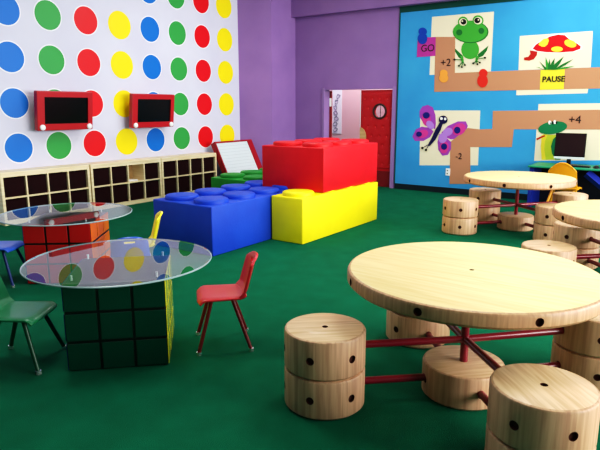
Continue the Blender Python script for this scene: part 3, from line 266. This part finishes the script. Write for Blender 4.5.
bm = bmesh.new(); 
for x0, x1, z0, z1 in ((DX0-.03, DX0+.02, 0, DZ+.03), (DX1-.02, DX1+.05, 0, DZ+.03), (DX0+.02, DX1-.02, DZ-.01, DZ+.008)):
    box(bm, x0, x1, YB-.02, YB+.2, z0, z1)
struct(obj('trim_4', bm, 'frame'))
# corridor behind the door
struct(obj('wall_corridor', bx(-8.5, -3, 12.2, 12.3, 0, H), 'corr'))
# ---- doors
def oct_disc(bm, cx, y, cz, r, t, mi=0, n=28):
    a = [bm.verts.new((cx+r*math.cos(2*PI*k/n), y, cz+r*math.sin(2*PI*k/n))) for k in range(n)]
    b = [bm.verts.new((cx+r*math.cos(2*PI*k/n), y-t, cz+r*math.sin(2*PI*k/n))) for k in range(n)]
    fs = [bm.faces.new(a), bm.faces.new(b)]+[bm.faces.new((a[k], a[(k+1) % n], b[(k+1) % n], b[k])) for k in range(n)]
    for f in fs: f.material_index = mi
lx0, lx1 = -5.95, DX1-.02
cut = bmesh.new(); oct_disc(cut, -5.50, YB+.2, 1.56, .125, .3)
leaf = boolean(bx(lx0, lx1, YB+.03, YB+.08, .01, DZ-.03), cut, ['doorred'], None)
d1 = struct(link('door_1', leaf, 'doorred'), 'closed red padded door leaf with round porthole window')
bm = bmesh.new()
# quilted padding: grid dimpled at the buttons
px0, px1, pz0, pz1 = lx0+.03, lx1-.03, .38, 1.94
nx, nz = 40, 84
btn = []
for j in range(8):
    for i in range(4):
        if math.hypot(px0+.06+(.18 if j % 2 == 0 else .0)*.5+i*.175+5.50, pz0+.1+j*.19-1.56) > .19: btn.append((px0+.06+(.18 if j % 2 == 0 else .0)*.5+i*.175, pz0+.1+j*.19))
vv = []
for j in range(nz+1):
    row = []
    for i in range(nx+1):
        x = px0+(px1-px0)*i/nx; z = pz0+(pz1-pz0)*j/nz
        d = min(math.hypot(x-a, z-b) for a, b in btn)
        e = min(i, nx-i, j, nz-j)
        row.append(bm.verts.new((x, YB+.03-(0 if e == 0 else .012*min(1, d/.05)), z)))
    vv.append(row)
for j in range(nz):
    for i in range(nx):
        if math.hypot(px0+(px1-px0)*(i+.5)/nx+5.5, pz0+(pz1-pz0)*(j+.5)/nz-1.56) > .12: bm.faces.new((vv[j][i], vv[j][i+1], vv[j+1][i+1], vv[j+1][i]))
obj('padding', bm, 'doorred', d1, smooth=60)
bm = bmesh.new()
for a, b in btn: oct_disc(bm, a, YB+.032, b, .014, .014, 0, 10)
obj('buttons', bm, 'button', d1)
obj('leading_edge', bx(lx0-.012, lx0, YB+.02, YB+.085, .01, DZ-.03), 'board', d1)
obj('kick_panel', bx(lx0+.01, lx1-.01, YB+.018, YB+.03, .02, .34), 'doordark', d1)
bm = bmesh.new(); n = 36
for k in range(n):
    pass
ring = []
for k in range(n):
    a = 2*PI*k/n
    ring.append([bm.verts.new((-5.50+r*math.cos(a), y, 1.56+r*math.sin(a))) for r, y in ((.122, YB+.03), (.122, YB), (.138, YB-.008), (.158, YB), (.162, YB+.03))])
for k in range(n):
    for i in range(4): bm.faces.new((ring[k][i], ring[(k+1) % n][i], ring[(k+1) % n][i+1], ring[k][i+1]))
obj('porthole_ring', bm, 'porthole_ring', d1, smooth=50)
bm = bmesh.new(); oct_disc(bm, -5.50, YB+.06, 1.56, .124, .008); pn = obj('porthole_glass', bm, 'pane', d1)
bm = bmesh.new(); box(bm, -5.505, -5.495, YB+.045, YB+.052, 1.437, 1.683); obj('porthole_bar', bm, 'porthole_ring', d1)
bm = bmesh.new(); n = 16                          # half-round tan push plate on the meeting edge
pts = [(lx0+.005, .83)]+[(lx0+.005+.15*math.sin(PI*k/n), 1.03-.2*math.cos(PI*k/n)) for k in range(n+1)]
a = [bm.verts.new((x, YB+.005, z)) for x, z in pts[1:]]; b = [bm.verts.new((x, YB-.006, z)) for x, z in pts[1:]]
bm.faces.new(a); bm.faces.new(b)
for i in range(len(a)): bm.faces.new((a[i], a[(i+1) % len(a)], b[(i+1) % len(a)], b[i]))
obj('push_plate', bm, 'tan', d1)
d2 = struct(obj('door_2', bx(0, .055, .0, .8, .01, DZ-.03), 'doorred', None, (-6.85, YB+.21, 0), (0, 0, math.radians(31))), 'red door leaf standing open into the corridor')
obj('edge_strip', bx(-.002, .057, -.015, .0, .01, DZ-.03), 'doordark', d2)
obj('latch_plate', bx(.005, .05, -.03, -.015, 1.66, 1.84), 'white', d2)
bn = thing('banner', 'white hanging banner with grey line drawings on the corridor wall', 'banner', (-7.50, 12.195, 1.0))
obj('sheet', bx(-.135, .135, -.005, .005, .0, 1.06), 'poster', bn)
bm = bmesh.new()
random.seed(4)
for k in range(7):
    z = .1+k*.135; x = random.uniform(-.05, .05)
    tube(bm, [(x+.05*math.cos(t)*(1+.3*math.sin(2*t+k)), -.011, z+.045*math.sin(t)*(1+.3*math.cos(3*t+k))) for t in [2*PI*i/18 for i in range(19)]], .006, 6)
obj('line_drawing', bm, 'sketch', bn)

# ------------------------------------------------------------------ dots on the left wall
cols = ['blue', 'green', 'red', 'yellow']
ordn = ['first', 'second', 'third', 'fourth', 'fifth', 'sixth', 'seventh', 'eighth']
rown = {0: 'cut by the top of the photo', 1: 'in the highest row of whole dots', 2: 'in the row just above the televisions', 3: 'in the row level with the televisions', 4: 'in the lowest row above the shelves'}
for c in range(8):
    col = cols[c % 4]; which = 'nearer the camera' if c < 4 else 'nearer the purple corner'
    for r in range(5):
        if r == 0 and c < 4: continue
        bm = bmesh.new(); n = 48
        for rad, x, mi in ((.228, .003, 1), (.212, .005, 0)):
            bm.faces.new([bm.verts.new((x, rad*math.cos(2*PI*k/n), rad*math.sin(2*PI*k/n))) for k in range(n)]).material_index = mi
        rim0 = [bm.verts.new((.003, .228*math.cos(2*PI*k/n), .228*math.sin(2*PI*k/n))) for k in range(n)]
        rim1 = [bm.verts.new((0, .228*math.cos(2*PI*k/n), .228*math.sin(2*PI*k/n))) for k in range(n)]
        for k in range(n): bm.faces.new((rim0[k], rim1[k], rim1[(k+1) % n], rim0[(k+1) % n])).material_index = 1
        edge = 'white-edged ' if col != 'yellow' else ''
        o = obj('wall_dot', bm, ['dot_'+col, 'dot_edge' if col != 'yellow' else 'dot_yellow'], None, (XW, 4.47+.6467*c, 3.643-.6467*r))
        tag(o, f'{edge}{col} wall dot {rown[r]}, {which}', 'wall dot', 'round vinyl dots on the white wall')

# ------------------------------------------------------------------ wall televisions
def tv(y0, y1, label, loc_z):
    w = y1-y0
    t = thing('wall_television', label, 'television', (-8.03, (y0+y1)/2, loc_z), 0, 'red framed televisions on the dotted wall')
    h = .58; g = bmesh.new()
    # local: y width, z height, x out of wall; front plane x=0; frame is a boolean ring
    fr = boolean(bx(-.09, 0, -w/2, w/2, 0, h, bev=.012), bx(-.03, .1, -w/2+.115, w/2-.085, .10, h-.085), ['tvred', 'tvdark'], None)
    tilt = math.radians(7)
    f = link('frame', fr, ['tvred', 'tvdark'], t, None, (0, tilt, 0))
    obj('screen', bx(-.028, -.022, -w/2+.112, w/2-.082, .097, h-.082), 'screen', t, None, (0, tilt, 0))
    for yy in (-w/2+.07, w/2-.07):
        bm = bmesh.new(); lathe(bm, [(0, .03), (.03, .03), (.042, .022), (.042, 0), (0, 0)], 24)
        o = obj('knob', bm, 'white', t, (math.sin(tilt)*.05, yy, .05), (0, PI/2, 0), 40)
    bm = bmesh.new(); box(bm, XW+8.03, -.06, -.12, .12, .2, .4); obj('wall_bracket', bm, 'black', t)
tv(4.663, 5.595, 'red framed wall television with white knobs, the one nearer the camera', 1.30)
tv(6.365, 7.31, 'red framed wall television with white knobs, the one nearer the purple corner', 1.29)

# ------------------------------------------------------------------ cubby shelves
unit_names = ['left', 'middle', 'right']
def shelf(y0, y1, idx):
    t = thing('cubby_shelf', ['light maple cubby shelf along dotted wall, nearest the camera behind the glass tables', 'light maple cubby shelf along dotted wall, middle unit with the one empty cell', 'light maple cubby shelf along dotted wall, unit next to the easel'][idx], 'shelf', (XW, y0, 0), 0, 'maple cubby shelves along the dotted wall')
    D = .33; L = y1-y0; T = .028
    bm = bmesh.new(); box(bm, .004, D, 0, L, .72, .752, bev=.004); obj('top_board', bm, 'maple', t)
    bm = bmesh.new(); box(bm, .004, D, 0, T+.01, 0, .72); obj('side_panel', bm, 'maple', t)
    bm = bmesh.new(); box(bm, .004, D, L-T-.01, L, 0, .72); obj('side_panel', bm, 'maple', t)
    obj('back_panel', bx(.004, .02, T, L-T, .05, .72), 'tan', t)
    obj('plinth', bx(.02, D-.005, T+.01, L-T-.01, .0, .065), 'maple', t)
    obj('middle_board', bx(.02, D-.004, T+.01, L-T-.01, .372, .394), 'maple', t)
    obj('top_rail', bx(.02, D-.004, T+.01, L-T-.01, .68, .72), 'maple', t)
    cw = (L-2*T-.02)/4
    for k in range(1, 4):
        y = T+.01+cw*k
        bm = bmesh.new(); box(bm, .02, D-.002, y-.011, y+.011, .065, .372); box(bm, .02, D-.002, y-.011, y+.011, .394, .68); obj('divider', bm, 'maple', t)
    for row in range(2):
        z0, z1 = ((.394, .675) if row else (.065, .367))
        for k in range(4):
            ya, yb = T+.01+cw*k+.014, T+.01+cw*(k+1)-.014
            if idx == 1 and row == 1 and k == 2:
                o = obj('notepad', bx(0, .16, .02, .2, 0, .022, bev=.004), 'white', None, (XW+.14, y0+ya, z0+.001)); tag(o, 'small flat white notepad lying in the one empty shelf cell', 'notepad'); continue
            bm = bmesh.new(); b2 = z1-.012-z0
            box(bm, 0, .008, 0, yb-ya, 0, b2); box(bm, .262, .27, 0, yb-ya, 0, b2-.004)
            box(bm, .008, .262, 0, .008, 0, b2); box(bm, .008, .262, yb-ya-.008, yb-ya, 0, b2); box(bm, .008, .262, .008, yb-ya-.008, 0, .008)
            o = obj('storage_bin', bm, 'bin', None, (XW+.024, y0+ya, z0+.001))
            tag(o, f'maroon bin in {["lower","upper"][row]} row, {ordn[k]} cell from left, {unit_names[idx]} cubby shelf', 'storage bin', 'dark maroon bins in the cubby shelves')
shelf(3.985, 5.40, 0); shelf(5.425, 6.87, 1); shelf(6.885, 8.305, 2)

# ------------------------------------------------------------------ easel leaning on the wall
e = thing('slanted_easel', 'white ruled writing board in a red frame leaning below the dotted wall', 'easel', (-7.60, 8.90, 0))
ang = math.radians(27)
W2, L2 = 1.14, 1.06
rot = (0, -ang, 0); base = (.08, 0, .012)
obj('board', bx(-.03, .004, -W2/2+.03, W2/2-.15, .08, L2-.03), 'board', e, base, rot)
bm = bmesh.new()
for k in range(13): box(bm, .004, .006, -W2/2+.07, W2/2-.19, .14+k*.068, .145+k*.068)
obj('ruled_lines', bm, 'line', e, base, rot)
for a, c in ((-W2/2, -W2/2+.03), (W2/2-.15, W2/2)): obj('side_rail', bx(-.10, .02, a, c, 0.04, L2), 'easelred', e, base, rot)
obj('top_rail', bx(-.10, .02, -W2/2+.03, W2/2-.15, L2-.03, L2), 'easelred', e, base, rot)
obj('bottom_rail', bx(-.10, .03, -W2/2+.03, W2/2-.15, 0.04, .08), 'easelred', e, base, rot)
for s in (-1, 1): obj('foot', bx(-.05, .12, s*(W2/2-.04)-.03, s*(W2/2-.04)+.03, 0, .05), 'easelred', e)

# ------------------------------------------------------------------ giant foam bricks
P4 = .4875
def brick(x0, y0, nx, ny, z0, colr, label, dw=0, loc_h=.567):
    w, l = nx*P4+dw, ny*P4
    t = thing('toy_brick', label, 'toy brick', (x0, y0, z0), 0, 'giant foam building bricks')
    mats = ['foam_'+colr]
    me = boolean(bx(0, w-.008, 0, l-.008, 0, loc_h, bev=.013, seg=3), bx(.035, w-.043, .035, l-.043, -.1, .12), mats, 40)
    link('block', me, mats, t)
    for i in range(nx):
        for j in range(ny):
            bm = bmesh.new(); R_ = .202
            lathe(bm, [(R_, 0), (R_, .028), (R_-.006, .042), (R_-.02, .05), (R_*.6, .053), (0, .054)], 48)
            obj('stud', bm, mats, t, (P4*(i+.5)+dw/2, P4*(j+.5), loc_h-.001), None, 45)
    return t
brick(-5.315, 4.455, 2, 4, 0, 'blue', 'giant blue foam brick with round studs standing on the carpet')
brick(-4.33, 5.50, 1, 4, 0, 'yellow', 'giant yellow foam brick lying under the red brick')
brick(-4.885, 6.01, 2, 3, .574, 'red', 'giant red foam brick stacked across the yellow and blue bricks', .035)
brick(-6.26, 6.42, 2, 4, 0, 'green', 'giant green foam brick partly hidden behind the blue brick')

# ------------------------------------------------------------------ glass tables on puzzle-cube bases
def cube_table(cx, cy, ang, front, right, top, label, gx=0, gy=0):
    t = thing('glass_table', label, 'table', (cx, cy, 0), 0, 'round glass tables on puzzle-cube bases')
    S = .63; Hc = .588; hs = S/2
    body = obj('cube_base', bx(-hs+.006, hs-.006, -hs+.006, hs-.006, 0, Hc-.006, bev=.01), 'cubebody', t, (0, 0, 0), (0, 0, ang))
    def tiles(fn, m):
        bm = bmesh.new(); g = S/3
        for i in range(3):
            for j in range(3):
                u0, u1, v0, v1 = i*g+.009, (i+1)*g-.009, j/3*1+0, (j+1)/3
                vs = box(bm, u0-hs, u1-hs, -.003, .002, v0*fn[1]+.009, v1*fn[1]-.009, bev=.002, seg=1)
        o = obj('tiled_face', bm, 'tile_'+m, body, fn[0], fn[2]); return o
    tiles(((0, -hs+.004, 0), Hc, (0, 0, 0)), front)
    tiles(((hs-.004, 0, 0), Hc, (0, 0, PI/2)), right)
    tiles(((-hs+.004, 0, 0), Hc, (0, 0, -PI/2)), 'blue')
    tiles(((0, hs-.004, 0), Hc, (0, 0, PI)), 'yellow' if right != 'yellow' else 'white')
    tiles(((0, hs, Hc-.006-.004), S, (PI/2, 0, 0)), top)
    for a in (-1, 1):
        for b in (-1, 1):
            bm = bmesh.new(); lathe(bm, [(0, 0), (.0075, 0), (.0075, .032), (0, .032)], 16)
            obj('standoff', bm, 'standoff', body, (a*.26, b*.26, Hc), None, 40)
    bm = bmesh.new(); R_ = .62
    lathe(bm, [(0, 0), (R_-.006, 0), (R_, .003), (R_, .009), (R_-.006, .012), (0, .012)], 96, [0, 1, 1, 1, 0])
    obj('glass_top', bm, ['glass', 'glass_edge'], t, (gx, gy, Hc+.0325))
    return t
cube_table(-3.118, 2.308, math.radians(44.5), 'green', 'yellow', 'topred', 'round glass table on a green-fronted puzzle-cube base beside the red chair', -.045, .035)
cube_table(-5.03, 3.14, math.radians(39), 'red', 'orange', 'topreflect', 'round glass table on a red-fronted puzzle-cube base near the cubby shelf')  # cube top carries the television's reflection in the glass as its colour

# ------------------------------------------------------------------ children's chairs
def grid_surface(bm, fn, nu, nv, hole=None):
    vs = [[bm.verts.new(fn(i/nu, j/nv)) for i in range(nu+1)] for j in range(nv+1)]
    for j in range(nv):
        for i in range(nu):
            if hole and hole((i+.5)/nu, (j+.5)/nv): continue
            bm.faces.new((vs[j][i], vs[j][i+1], vs[j+1][i+1], vs[j+1][i]))
def solid(o, t):
    md = o.modifiers.new('thickness', 'SOLIDIFY'); md.thickness = t; md.offset = 0
    bv = o.modifiers.new('round', 'BEVEL'); bv.width = .004; bv.segments = 2; bv.limit_method = 'ANGLE'; bv.angle_limit = .9
def chair(name, colr, loc, facing, label, cat='chair', s=1.0, hseat=.365, htop=.64, mats=None, group="children's moulded plastic chairs", arch=0):
    # local +x is forwards
    t = thing(name, label, cat, loc, facing, group)
    ms, ml = mats if mats else ('chair_'+colr, 'leg_'+colr)
    w = .175*s; d = .165*s
    def seat(u, v):                                        # u across, v back to front
        yy = (u*2-1); xx = (v*2-1)
        wid = w*(1-.08*(1-v))
        k = 1-.10*max(0, abs(yy)-.7)/.3*max(0, xx)        # rounded front corners
        z = hseat-.012*(1-yy*yy)*(1-.6*max(0, xx))
        if v > .85: z -= .028*((v-.85)/.15)**2
        if v < .15: z += .02*((.15-v)/.15)**2
        if abs(yy) > .85: z -= .010*((abs(yy)-.85)/.15)
        return (xx*d*k, yy*wid, z)
    bm = bmesh.new(); grid_surface(bm, seat, 16, 16); so = obj('seat', bm, ms, t, smooth=55); solid(so, .014)
    bm = bmesh.new(); z0 = hseat+.0; hb = htop-z0
    def back(u, v):
        yy = u*2-1; wid = w*(.93-.10*v)
        if v > .8: wid *= 1-.22*((v-.8)/.2)**2*1.0
        ztop = hb*v
        if v > .8: ztop -= .03*abs(yy)**3*((v-.8)/.2)
        ztop -= arch*yy*yy*v
        x = -d-.006-.075*v*s+.03*(yy*yy)-(.012*(v-.9)/.1 if v > .9 else 0)+(.022*(1-v/.12) if v < .12 else 0)
        return (x, yy*wid, z0-.004+ztop)
    bm2 = bmesh.new(); grid_surface(bm2, back, 20, 20, None if arch else (lambda u, v: abs(u-.5) < .13 and abs(v-.78) < .055)); bm.free()
    so = obj('backrest', bm2, ms, t, smooth=55); solid(so, .016)
    for a in (1, -1):
        for b in (1, -1):
            top = Vector((a*d*.42, b*w*.62, hseat-.018)); bot = Vector((a*d*1.02+(-.02 if a < 0 else .0), b*w*1.02, .012))
            bm = bmesh.new(); tube(bm, [top, top.lerp(bot, .5), bot], [.014*s, .0135*s, .0125*s], 10); lg = obj('leg', bm, ml, t, smooth=50)
            bm = bmesh.new(); tube(bm, [bot+Vector((0, 0, .012)), (bot.x, bot.y, 0)], .0165*s, 12); obj('glide', bm, 'chrome', lg, smooth=50)
    bm = bmesh.new(); tube(bm, [(d*.42, -w*.62, hseat-.03), (d*.42, w*.62, hseat-.03)], .009*s, 8); tube(bm, [(-d*.42, -w*.62, hseat-.03), (-d*.42, w*.62, hseat-.03)], .009*s, 8)
    obj('under_frame', bm, ml, t, smooth=50)
    return t
R = math.radians
chair('child_chair', 'red', (-2.635, 2.768, 0), R(226), "red moulded child's chair standing beside the green cube table", hseat=.385, htop=.655)
chair('child_chair', 'green', (-3.505, 1.80, 0), R(34), "green moulded child's chair at the left of the green cube table", hseat=.355, htop=.63, s=1.06)
chair('child_chair', 'blue', (-5.33, 2.62, 0), R(35), "blue moulded child's chair at the photo's left edge by the red cube table", hseat=.37, htop=.63)
chair('child_chair', 'yellow', (-4.34, 3.41, 0), R(231), "yellow moulded child's chair seen edge-on in front of the blue brick", hseat=.37, htop=.665)
chair('child_chair', 'blue', (-3.97, 3.05, 0), R(142), "blue moulded child's chair mostly hidden behind the green cube table's glass top", hseat=.36, htop=.60)

# ------------------------------------------------------------------ wooden spool tables with attached stools
def spool_mesh(r, h, nh, top_hole=True, hz=None, phase=0, mats=('wood_side', 'wood_end', 'hole'), bev=.014, hr=.022, depth=.016):
    bm = lathe(bmesh.new(), [(0, 0), (r-bev, 0), (r, bev), (r, h-bev), (r-bev*.35, h-bev*.3), (r-bev, h), (0, h)], 72, [1, 0, 0, 0, 0, 1])
    cut = bmesh.new(); hz = h/2 if hz is None else hz
    for k in range(nh):
        a = phase+2*PI*k/nh; d = Vector((math.cos(a), math.sin(a), 0))
        tube(cut, [d*(r-depth)+Vector((0, 0, hz)), d*(r+.05)+Vector((0, 0, hz))], hr, 16, 2)
    if top_hole: tube(cut, [(0, 0, h-.04), (0, 0, h+.05)], .017 if r < .4 else .014, 16, 2)
    return boolean(bm, cut, list(mats), 30)
SP = .2235
me_seat = spool_mesh(.228, SP, 6); me_low = spool_mesh(.228, SP, 6, False)
me_base = spool_mesh(.234, .197, 4, False, hz=.1)
me_top = spool_mesh(.721, .085, 8, True, None, 0, ('wood_rim', 'wood_top', 'hole'), .018, .022, .02)
me_base.name = 'base'; me_seat.name = 'seat'; me_low.name = 'stool'; me_top.name = 'tabletop'
def spool_table(cx, cy, rot, stools, label, top_phase=0, tx=0, ty=0):
    t = thing('spool_table', label, 'table', (cx, cy, 0), 0, 'round wooden tables with attached spool stools')
    mt = ['wood_side', 'wood_end', 'hole']
    link('tabletop', me_top, mt, t, (tx, ty, .638), (0, 0, top_phase))
    link('base', me_base, mt, t, (0, 0, 0), (0, 0, rot))
    bm = bmesh.new(); tube(bm, [(0, 0, .19), (0, 0, .64)], .023, 16); obj('centre_pole', bm, 'redrod', t, smooth=50)
    for sx, sy in stools:
        dx, dy = sx-cx, sy-cy; L = math.hypot(dx, dy); a = math.atan2(dy, dx); u = Vector((dx/L, dy/L, 0))
        st = link('stool', me_low, mt, t, (dx, dy, 0), (0, 0, a))
        link('seat', me_seat, mt, st, (0, 0, SP+.003), (0, 0, 0))
        bm = bmesh.new(); tube(bm, [u*.0+Vector((0, 0, .332)), u*(L-.205)+Vector((0, 0, .332))], .0215, 14); obj('rod', bm, 'redrod', t, smooth=50)
        bm = bmesh.new(); tube(bm, [u*.2+Vector((0, 0, .108)), u*(L-.205)+Vector((0, 0, .108))], .0215, 14); obj('rod', bm, 'redrod', t, smooth=50)
    return t
spool_table(-.995, 3.065, R(45), [(-1.602, 2.508), (-.447, 2.498), (-1.545, 3.675), (-.405, 3.69)], 'round ash-wood table with four spool stools on red rods, nearest the camera', R(-1.5), -.016, .095)
spool_table(-1.995, 7.98, R(52), [(-2.545, 7.312), (-2.565, 8.40), (-1.408, 7.488), (-1.445, 8.667)], 'round ash-wood table with spool stools, farthest back, in front of the mural', R(1))
spool_table(-.39, 5.85, R(45), [(-1.008, 5.249), (-.974, 6.437), (.20, 5.26), (.20, 6.44)], 'round ash-wood table with spool stools, cut off by the right edge of the photo', R(-5))

# ------------------------------------------------------------------ mural on the blue wall
def flat(bm, poly, layer, mi, y0=YB, base=False):
    y = y0-.0006-.0016*layer
    n = len(poly)
    a = [bm.verts.new((x, y, z)) for x, z in poly]
    r = bmesh.ops.triangle_fill(bm, use_beauty=True, edges=[bm.edges.new((a[i], a[(i+1) % n])) for i in range(n)])
    for g in r['geom']:
        if isinstance(g, bmesh.types.BMFace): g.material_index = mi
    if base:
        c = [bm.verts.new((x, y0, z)) for x, z in poly]
        for i in range(n): bm.faces.new((a[i], a[(i+1) % n], c[(i+1) % n], c[i])).material_index = mi
def fix(bm):
    for f in bm.faces:
        f.normal_update()
        if f.normal.y > 0: f.normal_flip()
def picture(name, shapes, label, cat, l0=0, group=None, thick=True):
    bm = bmesh.new(); mats = []
    for i, (m, poly) in enumerate(shapes):
        k = 'p_'+m
        if k not in mats: mats.append(k)
        flat(bm, poly, l0+i*.6, mats.index(k), YB, name == 'blank_panel' and i == 0)
    fix(bm)
    o = obj(name, bm, mats, None, smooth='raw')
    xs = [v.co.x for v in o.data.vertices]; zs = [v.co.z for v in o.data.vertices]
    c = Vector(((min(xs)+max(xs))/2, YB, min(zs))); o.data.transform(Matrix.Translation(-c)); o.location = c
    tag(o, label, cat, group); return o
def text(body, x, z, size, mat_, layer, parent, bold=0, rz=0, name='lettering'):
    cu = bpy.data.curves.new('txt', 'FONT'); cu.body = body; cu.size = size; cu.align_x = 'CENTER'; cu.align_y = 'CENTER'; cu.offset = bold; cu.extrude = .001
    o = bpy.data.objects.new('txt', cu); C.objects.link(o)
    dg = bpy.context.evaluated_depsgraph_get(); dg.update()
    me = bpy.data.meshes.new_from_object(o.evaluated_get(dg)); bpy.data.objects.remove(o)
    me.materials.clear()
    r = link(name, me, mat_, parent, Vector((x, YB-.0006-.0016*layer, z))-parent.location, (PI/2, rz, 0)); return r
Q = MURAL
pf = picture('frog_picture', Q['frog'], 'cream square wall picture of a green frog, upper left of the mural', 'wall picture', 0)
pm = picture('mushroom_picture', Q['mushroom'], 'cream wall picture of a red spotted mushroom over grass', 'wall picture', 0)
pb = picture('butterfly_picture', Q['butterfly'], 'cream wall picture of a purple butterfly low on the blue wall', 'wall picture', 0)
pc = picture('crocodile_picture', Q['croc'], 'cream wall picture of a green and yellow crocodile behind the monitor', 'wall picture', 0)
ps = picture('blank_panel', [('cream', Q['strip'])], 'narrow cream strip on the blue wall right below the PAUSE square', 'wall panel', 0)
# the board-game path runs over the cream panels
p1 = picture('game_path', [('path', Q['path1'])], 'tan game path band on the mural running from GO past PAUSE', 'wall graphic', 2.2)
p2 = picture('game_path', [('path', Q['path2'])], 'lower stepped tan game path on the mural marked with +4', 'wall graphic', 2.2)
'''frog lies over the path'''
pg = picture('go_square', [('go', Q['go'])], 'magenta GO square at the start of the game path', 'wall graphic', 3)
pp = picture('pause_square', [('pause', Q['pause'])], 'yellow PAUSE square on the game path under the mushroom', 'wall graphic', 4)
picture('game_pawn', [('pawnb', Q['pawnb'][0]), ('pawnb', Q['pawnb'][1])], 'blue pawn shape stuck above the GO square', 'wall graphic', 6)
picture('game_pawn', [('pawno', Q['pawno'][0]), ('pawno', Q['pawno'][1])], 'orange pawn shape on the path below +2', 'wall graphic', 6)
picture('game_pawn', [('pawnr', Q['pawnr'][0]), ('pawnr', Q['pawnr'][1])], 'red pawn shape on the path below the frog', 'wall graphic', 6)
pch = picture('crocodile_head', [(m, p) for m, p in Q['croch']], 'dark green crocodile head shape with white teeth on the lower path', 'wall graphic', 5)
pch.parent = pc; pch.location = pch.location-pc.location
for k in ('label', 'category'): del pch[k]
text('GO', *Q['t_GO'], .18, 'p_letter', 6, pg)
text('+2', *Q['t_p2'], .19, 'p_letter', 6, p1)
text('PAUSE', *Q['t_PAUSE'], .128, 'p_letter', 8, pp, .004)
text('-2', *Q['t_m2'], .16, 'p_letter', 6, p2)
text('+4', *Q['t_p4'], .185, 'p_letter', 6, p2)
oq = Q['outlet']; xs = [p[0] for p in oq]; zs = [p[1] for p in oq]
bm = bmesh.new(); box(bm, min(xs), max(xs), YB-.012, YB, min(zs), max(zs), bev=.003); box(bm, -3.985-.012, -3.985+.012, YB-.0135, YB-.011, min(zs)+.03, min(zs)+.05, 1); box(bm, -3.985-.012, -3.985+.012, YB-.0135, YB-.011, max(zs)-.05, max(zs)-.03, 1)
o = obj('wall_outlet', bm, ['white', 'black']); tag(o, 'white power outlet low on the blue wall under the butterfly', 'outlet')

# ------------------------------------------------------------------ computer desk
dk = thing('computer_desk', 'teal green computer desk against the blue wall behind the far table', 'desk', (-1.35, 10.2, 0))
obj('desktop', bx(-.98, 1.4, -.36, .38, .67, .70, bev=.008), 'desk_green', dk)
obj('back_panel', bx(-.9, 1.35, .30, .33, .06, .67), 'desk_dark', dk)
for x in (-.93, .93):
    bm = bmesh.new(); box(bm, x-.03, x+.03, -.3, .30, 0, .67); obj('end_panel', bm, 'desk_blue' if x < 0 else 'desk_dark', dk)
bm = bmesh.new(); tube(bm, [(-.1, -.26, .62), (.62, -.26, .06)], .07, 4); obj('diagonal_brace', bm, 'desk_blue', dk)
mo = thing('computer_monitor', 'dark flat computer monitor standing on the teal desk', 'monitor', (-1.80, 10.33, .70))
obj('bezel', bx(-.235, .235, -.02, .02, .135, .525, bev=.006), 'black', mo)
obj('screen', bx(-.22, .22, -.024, -.019, .155, .51), 'screen_dark', mo)
obj('lower_strip', bx(-.232, .232, -.026, -.0, .10, .134), 'board', mo)
bm = bmesh.new(); box(bm, -.03, .03, -.01, .03, .012, .14); obj('neck', bm, 'black', mo)
bm = bmesh.new(); lathe(bm, [(0, 0), (.13, 0), (.13, .008), (.03, .015), (0, .015)], 32); obj('stand_base', bm, 'black', mo, smooth=40)
kb = thing('keyboard', 'black computer keyboard lying before the monitor', 'keyboard', (-1.66, 10.06, .70))
obj('body', bx(-.23, .23, -.07, .07, 0, .02, bev=.005), 'black', kb)
bm = bmesh.new()
for i in range(14):
    for j in range(4): box(bm, -.21+i*.03, -.185+i*.03, -.052+j*.027, -.03+j*.027, .02, .025)
obj('keys', bm, 'screen_dark', kb)
def mouse(x, y, label):
    bm = bmesh.new(); bmesh.ops.create_uvsphere(bm, u_segments=20, v_segments=12, radius=1)
    for v in bm.verts: v.co = Vector((v.co.x*.05, v.co.y*.075, max(0, v.co.z)*.045))
    o = obj('computer_mouse', bm, 'black', None, (x, y, .70), (0, 0, .3), 60); tag(o, label, 'mouse'); 
mouse(-1.33, 10.0, 'black computer mouse on the desk right of the keyboard')
bm = bmesh.new(); n = 24
ar = [(-.5+.0*k, 0) for k in range(1)]
pts = [(-.42+.84*k/n, .075*math.sin(PI*k/n)) for k in range(n+1)]
a = [bm.verts.new((x, -.06, z)) for x, z in pts]; b = [bm.verts.new((x, .06, z)) for x, z in pts]
bm.faces.new(a); bm.faces.new(b)
for k in range(n): bm.faces.new((a[k], a[k+1], b[k+1], b[k]))
bm.faces.new((a[0], b[0], b[n], a[n]))
o = obj('desk_ridge', bm, 'desk_green', None, (-1.02, 10.3, .70), None, 30); tag(o, 'low arched green ridge on the desk right of the monitor', 'desk organizer')

t = chair('desk_chair', 'yellow', (-1.67, 9.40, 0), R(92), 'amber yellow plastic chair with rounded back pulled up to the desk', 'chair', 1.32, .44, .85, ('deskchair', 'deskchair'), None, .07)

# ------------------------------------------------------------------ light
def area(name, loc, rot, sx, sy, e, col=(1, 1, 1)):
    l = bpy.data.lights.new(name, 'AREA'); l.shape = 'RECTANGLE'; l.size = sx; l.size_y = sy; l.energy = e; l.color = col
    o = bpy.data.objects.new(name, l); C.objects.link(o); o.location = loc; o.rotation_euler = rot
    return o
area('window_light', (5.5, 6.2, 2.3), (0, R(84), 0), 3.2, 8.6, 1080, (1, .98, .95))
for x, y in ((-4.4, 2.9), (-5.5, 7.5), (-1.8, 5.2), (-1.8, 9.0)):
    area('overhead_fill', (x, y, 4.3), (0, 0, 0), 1.2, 1.2, 70, (1, .97, .92))  # unseen overhead fill, added to light the top surfaces
area('corridor_fill', (-6.4, 11.4, 4.0), (0, 0, 0), 1.0, .6, 130)  # unseen fill, added to brighten the corridor
w = bpy.data.worlds.new('world'); sc.world = w; w.use_nodes = True
w.node_tree.nodes['Background'].inputs[0].default_value = (.9, .95, 1, 1); w.node_tree.nodes['Background'].inputs[1].default_value = .34
